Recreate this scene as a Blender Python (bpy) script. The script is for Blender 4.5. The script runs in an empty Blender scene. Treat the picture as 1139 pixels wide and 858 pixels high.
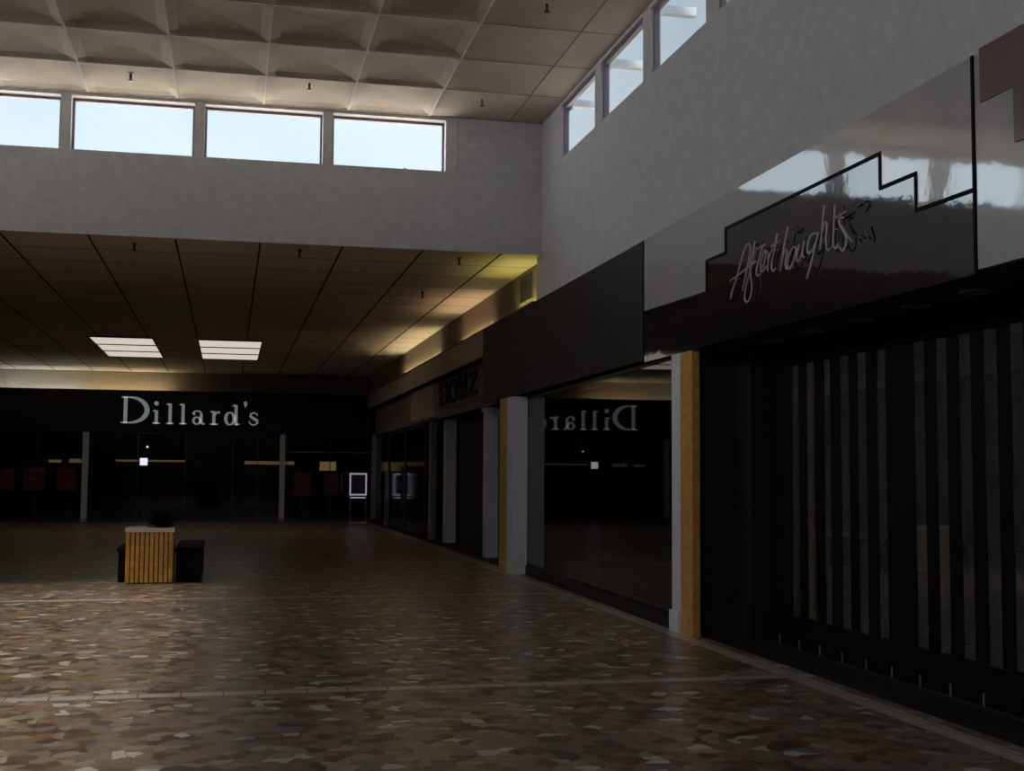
import bpy, bmesh, math, random
from mathutils import Matrix, Vector
random.seed(7)
PI = math.pi
SC = bpy.context.scene
COL = SC.collection

# ---------------------------------------------------------------- camera
cam_d = bpy.data.cameras.new('camera')
cam_d.sensor_width = 36.0
cam_d.lens = 1400.0 / 1139.0 * 36.0
cam_d.clip_end = 500
cam = bpy.data.objects.new('camera', cam_d)
COL.objects.link(cam)
Rv = (0.97562877, -0.21932726, 0.00663764)
Uv = (-0.02202545, -0.06778871, 0.99745655)
Fv = (0.21831945, 0.9732935, 0.0709674)
cam.matrix_world = Matrix(((Rv[0], Uv[0], -Fv[0], 0), (Rv[1], Uv[1], -Fv[1], 0), (Rv[2], Uv[2], -Fv[2], 1.6), (0, 0, 0, 1)))
SC.camera = cam

# ---------------------------------------------------------------- view, sky, sun
SC.view_settings.view_transform = 'Standard'
SC.view_settings.look = 'None'
SC.view_settings.exposure = 0.0
SC.view_settings.gamma = 1.0
SC.view_settings.use_curve_mapping = False
SKY_FAR, SKY_EAST, SKY_WEST = 1.15, 0.75, 6.0       # hazy sky: brightest on the sun's side
SUN_STRENGTH, SUN_ANGLE = 27.0, 21.0
SUN_TRAVEL = Vector((1.0, 0.06, -1.30))

world = bpy.data.worlds.new('sky')
SC.world = world
world.use_nodes = True
wn, wl = world.node_tree.nodes, world.node_tree.links
wn.clear()
w_out = wn.new('ShaderNodeOutputWorld')
w_bg = wn.new('ShaderNodeBackground')
w_tc = wn.new('ShaderNodeTexCoord')
w_noise = wn.new('ShaderNodeTexNoise'); w_noise.inputs['Scale'].default_value = 3.5; w_noise.inputs['Detail'].default_value = 4
wl.new(w_tc.outputs['Generated'], w_noise.inputs['Vector'])
w_cloud = wn.new('ShaderNodeValToRGB')
w_cloud.color_ramp.elements[0].position = 0.35; w_cloud.color_ramp.elements[0].color = (0.66, 0.80, 0.94, 1)
w_cloud.color_ramp.elements[1].position = 0.62; w_cloud.color_ramp.elements[1].color = (0.88, 0.95, 1.0, 1)
wl.new(w_noise.outputs['Fac'], w_cloud.inputs['Fac'])
w_sep = wn.new('ShaderNodeSeparateXYZ')
wl.new(w_tc.outputs['Generated'], w_sep.inputs['Vector'])
w_ramp = wn.new('ShaderNodeMapRange')               # along x: west bright, east dull
w_ramp.inputs['From Min'].default_value = -0.9; w_ramp.inputs['From Max'].default_value = -0.25
w_ramp.inputs['To Min'].default_value = SKY_WEST; w_ramp.inputs['To Max'].default_value = SKY_FAR
wl.new(w_sep.outputs['X'], w_ramp.inputs['Value'])
w_east = wn.new('ShaderNodeMapRange')
w_east.inputs['From Min'].default_value = 0.2; w_east.inputs['From Max'].default_value = 0.33
w_east.inputs['To Min'].default_value = 1.0; w_east.inputs['To Max'].default_value = SKY_EAST / SKY_FAR
wl.new(w_sep.outputs['X'], w_east.inputs['Value'])
w_mul = wn.new('ShaderNodeMath'); w_mul.operation = 'MULTIPLY'
wl.new(w_ramp.outputs['Result'], w_mul.inputs[0]); wl.new(w_east.outputs['Result'], w_mul.inputs[1])
w_back = wn.new('ShaderNodeMapRange')               # behind the camera brighter too
w_back.inputs['From Min'].default_value = -0.2; w_back.inputs['From Max'].default_value = -0.8
w_back.inputs['To Min'].default_value = 1.0; w_back.inputs['To Max'].default_value = 1.3
wl.new(w_sep.outputs['Y'], w_back.inputs['Value'])
w_mul2 = wn.new('ShaderNodeMath'); w_mul2.operation = 'MULTIPLY'
wl.new(w_mul.outputs[0], w_mul2.inputs[0]); wl.new(w_back.outputs['Result'], w_mul2.inputs[1])
wl.new(w_cloud.outputs['Color'], w_bg.inputs['Color'])
wl.new(w_mul2.outputs[0], w_bg.inputs['Strength'])
wl.new(w_bg.outputs['Background'], w_out.inputs['Surface'])

sun_d = bpy.data.lights.new('sun', 'SUN')
sun_d.energy = SUN_STRENGTH
sun_d.angle = math.radians(SUN_ANGLE)
sun_d.color = (1.0, 0.92, 0.82)
sun = bpy.data.objects.new('sun', sun_d)
sun.location = (-30, 5, 40)
sun.rotation_euler = SUN_TRAVEL.to_track_quat('-Z', 'Y').to_euler()
COL.objects.link(sun)

# ---------------------------------------------------------------- helpers
def bx(bm, x0, x1, y0, y1, z0, z1):
    v = [bm.verts.new((x, y, z)) for x in (x0, x1) for y in (y0, y1) for z in (z0, z1)]
    for f in ((0, 1, 3, 2), (4, 6, 7, 5), (0, 4, 5, 1), (2, 3, 7, 6), (0, 2, 6, 4), (1, 5, 7, 3)):
        bm.faces.new([v[i] for i in f])
    return bm

def box(x0, x1, y0, y1, z0, z1):
    return bx(bmesh.new(), x0, x1, y0, y1, z0, z1)

def boxes(*bs):
    bm = bmesh.new()
    for b in bs:
        bx(bm, *b)
    return bm

def prism_x(bm, pts, x0, x1):
    """polygon in (y, z) extruded along x"""
    a = [bm.verts.new((x0, y, z)) for y, z in pts]
    b = [bm.verts.new((x1, y, z)) for y, z in pts]
    bm.faces.new(a); bm.faces.new(b[::-1])
    n = len(pts)
    for i in range(n):
        j = (i + 1) % n
        bm.faces.new((a[j], a[i], b[i], b[j]))
    return bm

def cyl(bm, c, r0, r1, z0, z1, n=16, ax='z'):
    def P(a, r, h):
        u, v = r * math.cos(a), r * math.sin(a)
        return {'z': (c[0] + u, c[1] + v, c[2] + h), 'x': (c[0] + h, c[1] + u, c[2] + v), 'y': (c[0] + u, c[1] + h, c[2] + v)}[ax]
    a = [bm.verts.new(P(2 * PI * i / n, r0, z0)) for i in range(n)]
    b = [bm.verts.new(P(2 * PI * i / n, r1, z1)) for i in range(n)]
    bm.faces.new(a[::-1]); bm.faces.new(b)
    for i in range(n):
        j = (i + 1) % n
        bm.faces.new((a[i], a[j], b[j], b[i]))
    return bm

def tube(bm, pts, r, n=8):
    pts = [Vector(p) for p in pts]
    rings = []
    for i, p in enumerate(pts):
        t = (pts[min(i + 1, len(pts) - 1)] - pts[max(i - 1, 0)]).normalized()
        s = t.cross(Vector((1, 0, 0)))
        if s.length < 1e-4:
            s = t.cross(Vector((0, 0, 1)))
        s.normalize(); u = s.cross(t)
        rings.append([bm.verts.new(p + r * (math.cos(2 * PI * k / n) * s + math.sin(2 * PI * k / n) * u)) for k in range(n)])
    for a, b in zip(rings, rings[1:]):
        for k in range(n):
            bm.faces.new((a[k], a[(k + 1) % n], b[(k + 1) % n], b[k]))
    bm.faces.new(rings[0][::-1]); bm.faces.new(rings[-1])
    return bm

def spline(pts, m=5):
    P = [Vector(p) for p in pts]
    P = [2 * P[0] - P[1]] + P + [2 * P[-1] - P[-2]]
    out = []
    for i in range(1, len(P) - 2):
        a, b, c, d = P[i - 1:i + 3]
        for k in range(m):
            t = k / m
            out.append(0.5 * ((2 * b) + (c - a) * t + (2 * a - 5 * b + 4 * c - d) * t * t + (3 * b - a - 3 * c + d) * t ** 3))
    out.append(P[-2])
    return out

def obj(name, bm, m, parent=None, bevel=0.0, smooth=False):
    bmesh.ops.recalc_face_normals(bm, faces=bm.faces)
    me = bpy.data.meshes.new(name)
    bm.to_mesh(me); bm.free()
    me.materials.append(m)
    if smooth:
        for p in me.polygons: p.use_smooth = True
    o = bpy.data.objects.new(name, me)
    COL.objects.link(o)
    if parent is not None:
        o.parent = parent
        o.matrix_parent_inverse = Matrix.Translation(-parent.location) if parent.type == 'EMPTY' else Matrix()
    if bevel:
        b = o.modifiers.new('bevel', 'BEVEL'); b.width = bevel; b.segments = 2; b.limit_method = 'ANGLE'
    return o

def tag(o, label, cat, group=None):
    o['label'] = label; o['category'] = cat
    if group: o['group'] = group
    return o

def thing(name, label, cat, loc=(0, 0, 0), group=None):
    o = bpy.data.objects.new(name, None)
    COL.objects.link(o); o.location = loc
    o.empty_display_size = 0.1
    return tag(o, label, cat, group)

def struct(name, bm, m, parent=None):
    o = obj(name, bm, m, parent)
    if parent is None: o['kind'] = 'structure'
    return o

def dup(root, loc, label=None):
    r = root.copy(); COL.objects.link(r); r.location = loc
    if label: r['label'] = label
    for ch in list(root.children):
        c = ch.copy(); COL.objects.link(c); c.parent = r
        for g in list(ch.children):
            d = g.copy(); COL.objects.link(d); d.parent = c
    return r

# ---------------------------------------------------------------- materials
def mat(name, col, rough=0.6, spec=0.5, ior=1.5, bump=None, noise=None, metal=0.0, emit=None):
    m = bpy.data.materials.new(name); m.use_nodes = True
    nt = m.node_tree; b = nt.nodes['Principled BSDF']
    b.inputs['Base Color'].default_value = (*col, 1)
    b.inputs['Roughness'].default_value = rough
    b.inputs['Specular IOR Level'].default_value = spec
    b.inputs['IOR'].default_value = ior
    b.inputs['Metallic'].default_value = metal
    if emit:
        b.inputs['Emission Color'].default_value = (*emit[0], 1)
        b.inputs['Emission Strength'].default_value = emit[1]
    if noise or bump:
        tc = nt.nodes.new('ShaderNodeTexCoord')
    if noise:   # (scale, amount)
        n = nt.nodes.new('ShaderNodeTexNoise'); n.inputs['Scale'].default_value = noise[0]; n.inputs['Detail'].default_value = 5
        nt.links.new(tc.outputs['Object'], n.inputs['Vector'])
        r = nt.nodes.new('ShaderNodeValToRGB')
        k = noise[1]
        r.color_ramp.elements[0].position = 0.3; r.color_ramp.elements[0].color = (*[c * (1 - k) for c in col], 1)
        r.color_ramp.elements[1].position = 0.7; r.color_ramp.elements[1].color = (*[min(1, c * (1 + k)) for c in col], 1)
        nt.links.new(n.outputs['Fac'], r.inputs['Fac'])
        nt.links.new(r.outputs['Color'], b.inputs['Base Color'])
    if bump:    # (scale, strength, distance)
        n2 = nt.nodes.new('ShaderNodeTexNoise'); n2.inputs['Scale'].default_value = bump[0]; n2.inputs['Detail'].default_value = 4
        nt.links.new(tc.outputs['Object'], n2.inputs['Vector'])
        bp = nt.nodes.new('ShaderNodeBump'); bp.inputs['Strength'].default_value = bump[1]; bp.inputs['Distance'].default_value = bump[2]
        nt.links.new(n2.outputs['Fac'], bp.inputs['Height'])
        nt.links.new(bp.outputs['Normal'], b.inputs['Normal'])
    return m

def glass_mat(name, tint, ior=1.5, rough=0.0, veil=0.0):
    m = bpy.data.materials.new(name); m.use_nodes = True
    nt = m.node_tree; nt.nodes.clear()
    o = nt.nodes.new('ShaderNodeOutputMaterial')
    mx = nt.nodes.new('ShaderNodeMixShader')
    fr = nt.nodes.new('ShaderNodeFresnel'); fr.inputs['IOR'].default_value = ior
    t = nt.nodes.new('ShaderNodeBsdfTransparent'); t.inputs['Color'].default_value = (*tint, 1)
    g = nt.nodes.new('ShaderNodeBsdfGlossy'); g.inputs['Roughness'].default_value = rough
    ge = nt.nodes.new('ShaderNodeNewGeometry')      # reflect only off the outer face of each sheet
    inv = nt.nodes.new('ShaderNodeMath'); inv.operation = 'SUBTRACT'; inv.inputs[0].default_value = 1.0
    nt.links.new(ge.outputs['Backfacing'], inv.inputs[1])
    mu = nt.nodes.new('ShaderNodeMath'); mu.operation = 'MULTIPLY'
    nt.links.new(fr.outputs['Fac'], mu.inputs[0]); nt.links.new(inv.outputs[0], mu.inputs[1])
    nt.links.new(mu.outputs[0], mx.inputs['Fac'])
    nt.links.new(t.outputs[0], mx.inputs[1]); nt.links.new(g.outputs[0], mx.inputs[2])
    if veil:  # even diffuse share mixed in to lighten the glass
        d = nt.nodes.new('ShaderNodeBsdfDiffuse'); d.inputs['Color'].default_value = (.52, .47, .50, 1)
        m2 = nt.nodes.new('ShaderNodeMixShader'); m2.inputs['Fac'].default_value = veil
        nt.links.new(mx.outputs[0], m2.inputs[1]); nt.links.new(d.outputs[0], m2.inputs[2])
        mx = m2
    nt.links.new(mx.outputs[0], o.inputs['Surface'])
    return m

def floor_mat():
    m = bpy.data.materials.new('broken_stone_paving'); m.use_nodes = True
    nt = m.node_tree; N = nt.nodes; Lk = nt.links
    b = N['Principled BSDF']
    tc = N.new('ShaderNodeTexCoord')
    wob = N.new('ShaderNodeTexNoise'); wob.inputs['Scale'].default_value = 3.0
    Lk.new(tc.outputs['Object'], wob.inputs['Vector'])
    add = N.new('ShaderNodeMixRGB'); add.blend_type = 'LINEAR_LIGHT'; add.inputs['Fac'].default_value = 0.06
    Lk.new(tc.outputs['Object'], add.inputs[1]); Lk.new(wob.outputs['Color'], add.inputs[2])
    v = N.new('ShaderNodeTexVoronoi'); v.voronoi_dimensions = '2D'; v.inputs['Scale'].default_value = 8.6
    v.distance = 'MANHATTAN'
    Lk.new(add.outputs[0], v.inputs['Vector'])
    ve = N.new('ShaderNodeTexVoronoi'); ve.voronoi_dimensions = '2D'; ve.feature = 'F2'; ve.distance = 'MANHATTAN'; ve.inputs['Scale'].default_value = 8.6
    Lk.new(add.outputs[0], ve.inputs['Vector'])
    dif = N.new('ShaderNodeMath'); dif.operation = 'SUBTRACT'
    Lk.new(ve.outputs['Distance'], dif.inputs[0]); Lk.new(v.outputs['Distance'], dif.inputs[1])
    gr = N.new('ShaderNodeMath'); gr.operation = 'LESS_THAN'; gr.inputs[1].default_value = 0.05
    Lk.new(dif.outputs[0], gr.inputs[0])
    sp = N.new('ShaderNodeSeparateColor'); Lk.new(v.outputs['Color'], sp.inputs[0])
    ramp = N.new('ShaderNodeValToRGB'); ramp.color_ramp.interpolation = 'CONSTANT'
    cols = [(0.0, (.17, .10, .055)), (.14, (.26, .18, .115)), (.28, (.12, .075, .048)), (.40, (.30, .22, .15)), (.52, (.22, .19, .17)),
            (.64, (.27, .165, .09)), (.74, (.34, .28, .21)), (.84, (.18, .155, .14)), (.88, (.60, .55, .46)), (.95, (.44, .35, .23))]
    el = ramp.color_ramp.elements
    el[0].position = 0; el[0].color = (*cols[0][1], 1)
    el[1].position = cols[1][0]; el[1].color = (*cols[1][1], 1)
    for p, c in cols[2:]:
        e = el.new(p); e.color = (*c, 1)
    Lk.new(sp.outputs[0], ramp.inputs['Fac'])
    mix = N.new('ShaderNodeMixRGB'); mix.inputs[2].default_value = (.13, .105, .085, 1)
    Lk.new(gr.outputs[0], mix.inputs['Fac']); Lk.new(ramp.outputs[0], mix.inputs[1])
    # pale bands of square-cut tiles: one along the shops, two across the hall
    sx = N.new('ShaderNodeSeparateXYZ'); Lk.new(tc.outputs['Object'], sx.inputs[0])
    def near(sock, c, hw):
        s = N.new('ShaderNodeMath'); s.operation = 'COMPARE'; s.inputs[1].default_value = c; s.inputs[2].default_value = hw
        Lk.new(sock, s.inputs[0]); return s.outputs[0]
    def mx(a, c):
        s = N.new('ShaderNodeMath'); s.operation = 'MAXIMUM'; Lk.new(a, s.inputs[0]); Lk.new(c, s.inputs[1]); return s.outputs[0]
    band = mx(mx(near(sx.outputs['Y'], 9.53, .085), near(sx.outputs['Y'], 16.7, .085)), mx(near(sx.outputs['X'], 4.46, .085), near(sx.outputs['Y'], 2.4, .085)))
    br = N.new('ShaderNodeTexBrick'); br.offset = 0
    br.inputs['Scale'].default_value = 1.0; br.inputs['Brick Width'].default_value = .3; br.inputs['Row Height'].default_value = .3
    br.inputs['Mortar Size'].default_value = .006; br.inputs['Color1'].default_value = (.54, .48, .41, 1); br.inputs['Color2'].default_value = (.48, .43, .36, 1)
    br.inputs['Mortar'].default_value = (.12, .10, .08, 1)
    Lk.new(tc.outputs['Object'], br.inputs['Vector'])
    mix2 = N.new('ShaderNodeMixRGB'); Lk.new(band, mix2.inputs['Fac']); Lk.new(mix.outputs[0], mix2.inputs[1]); Lk.new(br.outputs['Color'], mix2.inputs[2])
    Lk.new(mix2.outputs[0], b.inputs['Base Color'])
    b.inputs['Roughness'].default_value = 0.28
    b.inputs['Specular IOR Level'].default_value = 0.5
    bp = N.new('ShaderNodeBump'); bp.inputs['Strength'].default_value = .25; bp.inputs['Distance'].default_value = .004; bp.invert = True
    Lk.new(gr.outputs[0], bp.inputs['Height']); Lk.new(bp.outputs['Normal'], b.inputs['Normal'])
    return m

M = {
 'floor': floor_mat(),
 'stucco': mat('pale_stucco', (.58, .56, .555), .85, .3, bump=(22, .7, .02), noise=(9, .07)),
 'coffer': mat('coffered_ceiling_panel', (.54, .47, .40), .85, .25, noise=(1.3, .08)),
 'rib': mat('ceiling_rib', (.68, .61, .53), .8, .3),
 'tile': mat('acoustic_tile', (.76, .69, .62), .9, .2, noise=(40, .12)),
 'tile_joint': mat('dark_tile_joint', (.05, .04, .035), .9, .2),
 'soft_joint': mat('grey_tile_joint', (.22, .19, .165), .9, .2),
 'cream': mat('cream_laminate', (.46, .44, .43), .05, .5, 2.0, bump=(2.2, .16, .014)),
 'black': mat('black_laminate', (.012, .011, .014), .05, .5, 2.0, bump=(2.2, .16, .014)),
 'stile': mat('black_stile', (.006, .005, .006), .6, .08),
 'black_matte': mat('dull_black_panel', (.022, .018, .018), .55, .3),
 'mauve': mat('mauve_laminate', (.20, .13, .13), .10, .5, 1.8, bump=(2.2, .16, .014)),
 'brown': mat('brown_soffit', (.20, .10, .055), .6),
 'dark': mat('dark_wall', (.016, .013, .014), .6, .3),
 'void': mat('unlit_interior', (.010, .008, .009), .9, .1),
 'taupe': mat('taupe_plaster', (.30, .25, .22), .8, .3, noise=(12, .08)),
 'ledge': mat('cream_ledge', (.46, .41, .37), .7, .3),
 'white': mat('white_painted_post', (.80, .79, .84), .45),
 'tan': mat('tan_wood_panel', (.70, .34, .085), .45, noise=(14, .18)),
 'slat': mat('oiled_wood_slat', (.78, .40, .085), .5, noise=(9, .25)),
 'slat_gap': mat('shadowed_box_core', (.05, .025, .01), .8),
 'capstone': mat('pale_stone_cap', (.85, .80, .77), .6),
 'bench': mat('black_bench', (.008, .007, .007), .7, .15),
 'leaf': mat('dark_green_leaf', (.012, .018, .010), .6),
 'alu': mat('grey_aluminium', (.30, .28, .31), .4, metal=.3),
 'vent': mat('slate_grey_vent', (.09, .09, .14), .6),
 'frame': mat('window_frame', (.20, .16, .22), .5),
 'pane': glass_mat('clear_pane', (.94, .97, .98), 1.45),
 'shop_glass': glass_mat('shop_glass', (.45, .45, .45), 1.62, .012),
 'gate_glass': glass_mat('veiled_gate_glass', (.45, .45, .45), 1.85, .02, .09),  # pale diffuse veil stands in for dim reflected light on the strips
 'side_glass': glass_mat('side_glass', (.35, .35, .35), 1.25, .08),
 'store_glass': glass_mat('store_glass', (.80, .80, .80), 1.35),
 'letter': mat('pale_letter_added_glow', (.80, .84, .82), .5, emit=((.85, 1.0, .95), .13)),  # slight emission added to lift the letters out of the dim bay
 'neon': mat('unlit_neon_tube', (.52, .44, .47), .3),
 'neon_dark': mat('grey_tube', (.10, .09, .10), .3),
 'dim_letter': mat('dull_black_letter', (.008, .008, .012), .7),
 'lens': mat('lit_lens', (.8, .8, .75), .5, emit=((1.0, .93, .80), .62)),
 'tube_yel': mat('fluorescent_yellow', (.8, .8, .5), .5, emit=((1.0, .88, .24), 24.0)),
 'tube_warm': mat('fluorescent_warm', (.8, .7, .5), .5, emit=((1.0, .70, .38), 22.0)),
 'tube_cream': mat('fluorescent_cream', (.8, .8, .6), .5, emit=((1.0, .82, .45), 26.0)),
 'tube_cool': mat('fluorescent_cool', (.8, .8, .7), .5, emit=((.80, .86, .72), 30.0)),
 'steel': mat('brushed_steel', (.45, .44, .45), .35, metal=1.0),
 'dark_metal': mat('dark_metal', (.05, .045, .05), .4, metal=.6),
 'red': mat('red_sale_card', (.62, .10, .10), .6, noise=(6, .2)),
 'print': mat('white_print', (.55, .42, .42), .6),
 'chrome': mat('chrome_added_glow', (.80, .78, .88), .25, emit=((.80, .74, 1.0), .30)),  # violet-white glow put into the frame colour to make it look bright
 'poster': mat('purple_poster', (.10, .05, .11), .4, noise=(3, .5)),
 'strip': mat('lit_valance', (.8, .7, .5), .5, emit=((1.0, .66, .30), .10)),
 'screen': mat('lit_screen', (.8, .8, 1), .4, emit=((.85, .85, 1.0), 1.6)),
 'bulb': mat('lit_bulb', (1, .9, .7), .4, emit=((1.0, .78, .40), 1.4)),
 'shade': mat('lit_lamp_shade', (.8, .6, .35), .6, emit=((1.0, .62, .28), .16)),
 'cloth': mat('dark_garment', (.05, .03, .04), .9, noise=(5, .5)),
 'cloth_red': mat('wine_garment', (.12, .02, .03), .9, noise=(5, .4)),
 'bracket': mat('painted_bracket', (.85, .86, .90), .6),
 'roof': mat('roof_felt', (.20, .19, .18), .9),
 'bark': mat('bark', (.08, .06, .04), .9),
}

# ---------------------------------------------------------------- setting
XR, XW, XL = 4.54, 4.60, -7.30      # fascia face, stucco face, opposite wall
YB, YF, YD = -9.0, 18.50, 42.71     # behind, far clerestory wall, department store front
ZC, ZL = 7.0, 4.96                  # high and low ceilings

struct('floor', box(XL - .3, 4.66, YB, 58, -.2, 0), M['floor'])
struct('floor_recess', box(4.66, 9.5, YB, 58, -.2, 0), M['black_matte'])

# right-hand stucco wall with its clerestory openings
PITCH = 1.98
open_r = [(17.35 - i * PITCH - 1.71, 17.35 - i * PITCH) for i in range(13)]
bm = box(XW, 4.9, YB, 18.8, 4.1, 6.17)
edges = [18.8] + [e for a, b in open_r for e in (b, a)] + [YB]
for k in range(0, len(edges), 2):
    if edges[k] - edges[k + 1] > .02: bx(bm, XW, 4.72, edges[k + 1], edges[k], 6.17, 6.95)
bx(bm, XW, 4.72, YB, 18.8, 6.95, 7.02)
struct('wall_right', bm, M['stucco'])
struct('wall_right_cove', box(4.72, 4.9, 18.8, 43.4, 3.9, 5.2), M['taupe'])

# far wall above the low ceiling
open_f = [(3.10 - i * 1.845 - 1.70, 3.10 - i * 1.845) for i in range(6)]
open_f = [(max(a, XL + .3), b) for a, b in open_f if b > XL + .6]
bm = box(XL, XW, YF, 18.8, ZL, 6.17)
bx(bm, XL, XW, YF, 18.8, 6.95, 7.02)
edges = [XW] + [e for a, b in open_f for e in (b, a)] + [XL]
for k in range(0, len(edges), 2):
    if edges[k] - edges[k + 1] > .02: bx(bm, edges[k + 1], edges[k], YF, 18.8, 6.17, 6.95)
struct('wall_far', bm, M['stucco'])

# opposite wall, the same clerestory, dark shop fronts below
bm = box(XL - .3, XL, YB, 18.8, 3.1, 6.17)
edges = [18.8] + [e for a, b in open_r for e in (b + 1.05, a + 1.05)] + [YB]
for k in range(0, len(edges), 2):
    if edges[k] - edges[k + 1] > .02: bx(bm, XL - .3, XL, edges[k + 1], edges[k], 6.17, 7.02)
struct('wall_left', bm, M['stucco'])
struct('wall_left_shopfront', boxes((XL - .3, XL, YB, 18.8, 0, 3.1), (XL - .3, XL, 18.8, 58, 0, 4.1)), M['dark'])
struct('wall_left_cove', box(XL - .3, XL, 18.8, 58, 4.1, 5.3), M['taupe'])
struct('wall_back', boxes((XL - .3, 9.5, YB - .3, YB, 0, 5.0), (XL - .3, XL + .6, YB - .3, YB, 5.0, 7.02), (XW - .4, 4.9, YB - .3, YB, 5.0, 7.02),
                          *[(x, x + .14, YB - .3, YB, 5.0, 7.02) for x in (-4.8, -2.9, -1.0, .9, 2.8)]), M['stucco'])  # unseen high openings behind the camera, added to let in more daylight

# high ceiling: a coffer (cloister vault) in every 1.225 m tile, flat tiles in the outer columns
TX, TY, DEP = 1.226, 1.33, .085
xs = [2.84 - TX * i for i in range(9, -1, -1)] + [4.08, 4.72]
xs[0] = XL - .3
ys = [18.45 - TY * j for j in range(21, -1, -1)]
bm = bmesh.new()
NV = 10
for i in range(len(xs) - 1):
    for j in range(len(ys) - 1):
        x0, x1, y0, y1 = xs[i], xs[i + 1], ys[j], ys[j + 1]
        dep = DEP if x1 < 2.9 else (0.035 if x1 < 4.2 else 0.0)
        n = NV if dep > 0 else 1
        g = []
        for a in range(n + 1):
            row = []
            for c in range(n + 1):
                u, w = a / n, c / n
                d = min(math.sqrt(max(0, 1 - (2 * u - 1) ** 2)), math.sqrt(max(0, 1 - (2 * w - 1) ** 2)))
                row.append(bm.verts.new((x0 + (x1 - x0) * u, y0 + (y1 - y0) * w, ZC + dep * (0.65 * d + 0.35 * min(1 - abs(2 * u - 1), 1 - abs(2 * w - 1))))))
            g.append(row)
        for a in range(n):
            for c in range(n):
                bm.faces.new((g[a][c], g[a][c + 1], g[a + 1][c + 1], g[a + 1][c]))
bx(bm, XL - .3, 4.72, 18.45, 18.8, ZC, ZC + .2)
struct('ceiling', bm, M['coffer'])
bm = bmesh.new()
for x in xs[1:-2]:
    bx(bm, x - .010, x + .010, ys[0], 18.49, ZC - .008, ZC + .008)
for y in ys[1:]:
    bx(bm, XL, 2.84, y - .010, y + .010, ZC - .006, ZC + .008)
struct('ceiling_rib', bm, M['rib'])
bm = bmesh.new()
bx(bm, 4.074, 4.086, ys[0], 18.49, ZC - .006, ZC + .01)
for y in ys[1:]:
    bx(bm, 2.86, 4.6, y - .006, y + .006, ZC - .004, ZC + .01)
struct('ceiling_joint', bm, M['soft_joint'])
struct('roof', box(XL - .3, 4.72, YB - .3, 18.8, 7.3, 7.45), M['roof'])

# low ceiling towards the department store
struct('ceiling_low', box(XL - .3, 9.5, 18.8, 58, ZL, 5.3), M['tile'])
struct('ceiling_low_edge', box(XL - .3, 4.72, YF + .002, 18.8, ZL - .001, ZL + .02), M['tile'])
bm = bmesh.new()
for i in range(10):
    x = 2.78 - 1.2 * i + 1.2
    if x > XL: bx(bm, x - .014, x + .014, 18.52, 43.3, ZL - .006, ZL + .01)
for j in range(1, 21):
    bx(bm, XL, 4.70, 18.5 + 1.22 * j - .005, 18.5 + 1.22 * j + .005, ZL - .003, ZL + .01)
struct('ceiling_low_joint', bm, M['tile_joint'])

# windows of the clerestory: frame and pane
def window(name, bm_frame, bm_pane):
    f = struct(name, bm_frame, M['frame'])
    obj('pane', bm_pane, M['pane'], f)
    return f
wi = 1
for a, b in open_f[:5]:
    z0, z1, y0, y1 = 6.17, 6.95, 18.66, 18.74
    window('window_%d' % wi, boxes((a, a + .03, y0, y1, z0, z1), (b - .03, b, y0, y1, z0, z1), (a + .03, b - .03, y0, y1, z1 - .04, z1), (a + .03, b - .03, y0, y1, z0, z0 + .012)),
           box(a + .03, b - .03, 18.69, 18.70, z0 + .012, z1 - .04)); wi += 1
for a, b in open_r[:5]:
    z0, z1, x0, x1 = 6.17, 6.95, 4.64, 4.70
    window('window_%d' % wi, boxes((x0, x1, a, a + .03, z0, z1), (x0, x1, b - .03, b, z0, z1), (x0, x1, a + .03, b - .03, z1 - .04, z1), (x0, x1, a + .03, b - .03, z0, z0 + .012)),
           box(4.665, 4.675, a + .03, b - .03, z0 + .012, z1 - .04)); wi += 1
# slim bright bead where the far window row meets the plain wall
struct('trim_1', box(3.235, 3.26, YF - .012, YF, 6.17, 6.95), M['rib'])

# shell behind the shops so no daylight leaks in
struct('wall_shell', boxes((9.5, 9.7, YB - .3, 58.2, 0, 5.3), (XL - .3, 9.5, 58, 58.2, 0, 5.3)), M['void'])
struct('roof_shell', box(4.9, 9.5, YB - .3, 18.8, 4.1, 4.3), M['roof'])
struct('wall_partition', boxes((5.4, 9.5, 12.5, 12.7, 0, 4.1), (5.4, 9.5, 22.9, 23.1, 0, 4.1), (5.6, 9.5, 6.2, 6.3, 0, 4.1)), M['void'])
struct('wall_shop_back', boxes((7.6, 7.7, 6.3, 12.5, 0, 4.1), (7.6, 7.7, 12.7, 22.9, 0, 4.1)), M['void'])

# ---------------------------------------------------------------- shop fascias along the right
Z1, Z2 = 4.268, 2.875
S1 = thing('store_sign', 'cream and black stepped shop fascia with pale script lettering', 'sign', (XR, 10.2, Z2))
step = [(13.44, 3.44), (11.54, 3.40), (11.54, 3.71), (11.05, 3.71), (11.05, 3.94), (8.15, 3.935), (8.15, 3.68), (7.67, 3.675), (7.67, 3.42), (6.98, 3.41)]
obj('cream_panel', prism_x(bmesh.new(), step + [(6.98, Z1), (13.44, Z1)], XR, XW - .004), M['cream'], S1)
obj('black_panel', prism_x(bmesh.new(), step[::-1] + [(13.44, Z2), (6.98, Z2)], XR, XW - .004), M['black'], S1)
bm = bmesh.new()
for (ya, za), (yb, zb) in zip(step, step[1:]):
    h = .013
    if abs(ya - yb) > .05: prism_x(bm, [(ya + h, za - h), (yb - h, zb - h), (yb - h, zb + h), (ya + h, za + h)], XR - .008, XR + .01)
    else: bx(bm, XR - .009, XR + .01, ya - h, ya + h, min(za, zb), max(za, zb))
bx(bm, XR - .01, XR + .01, 6.968, 6.992, Z2, Z1)
obj('edge_strip', bm, M['stile'], S1)
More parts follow.
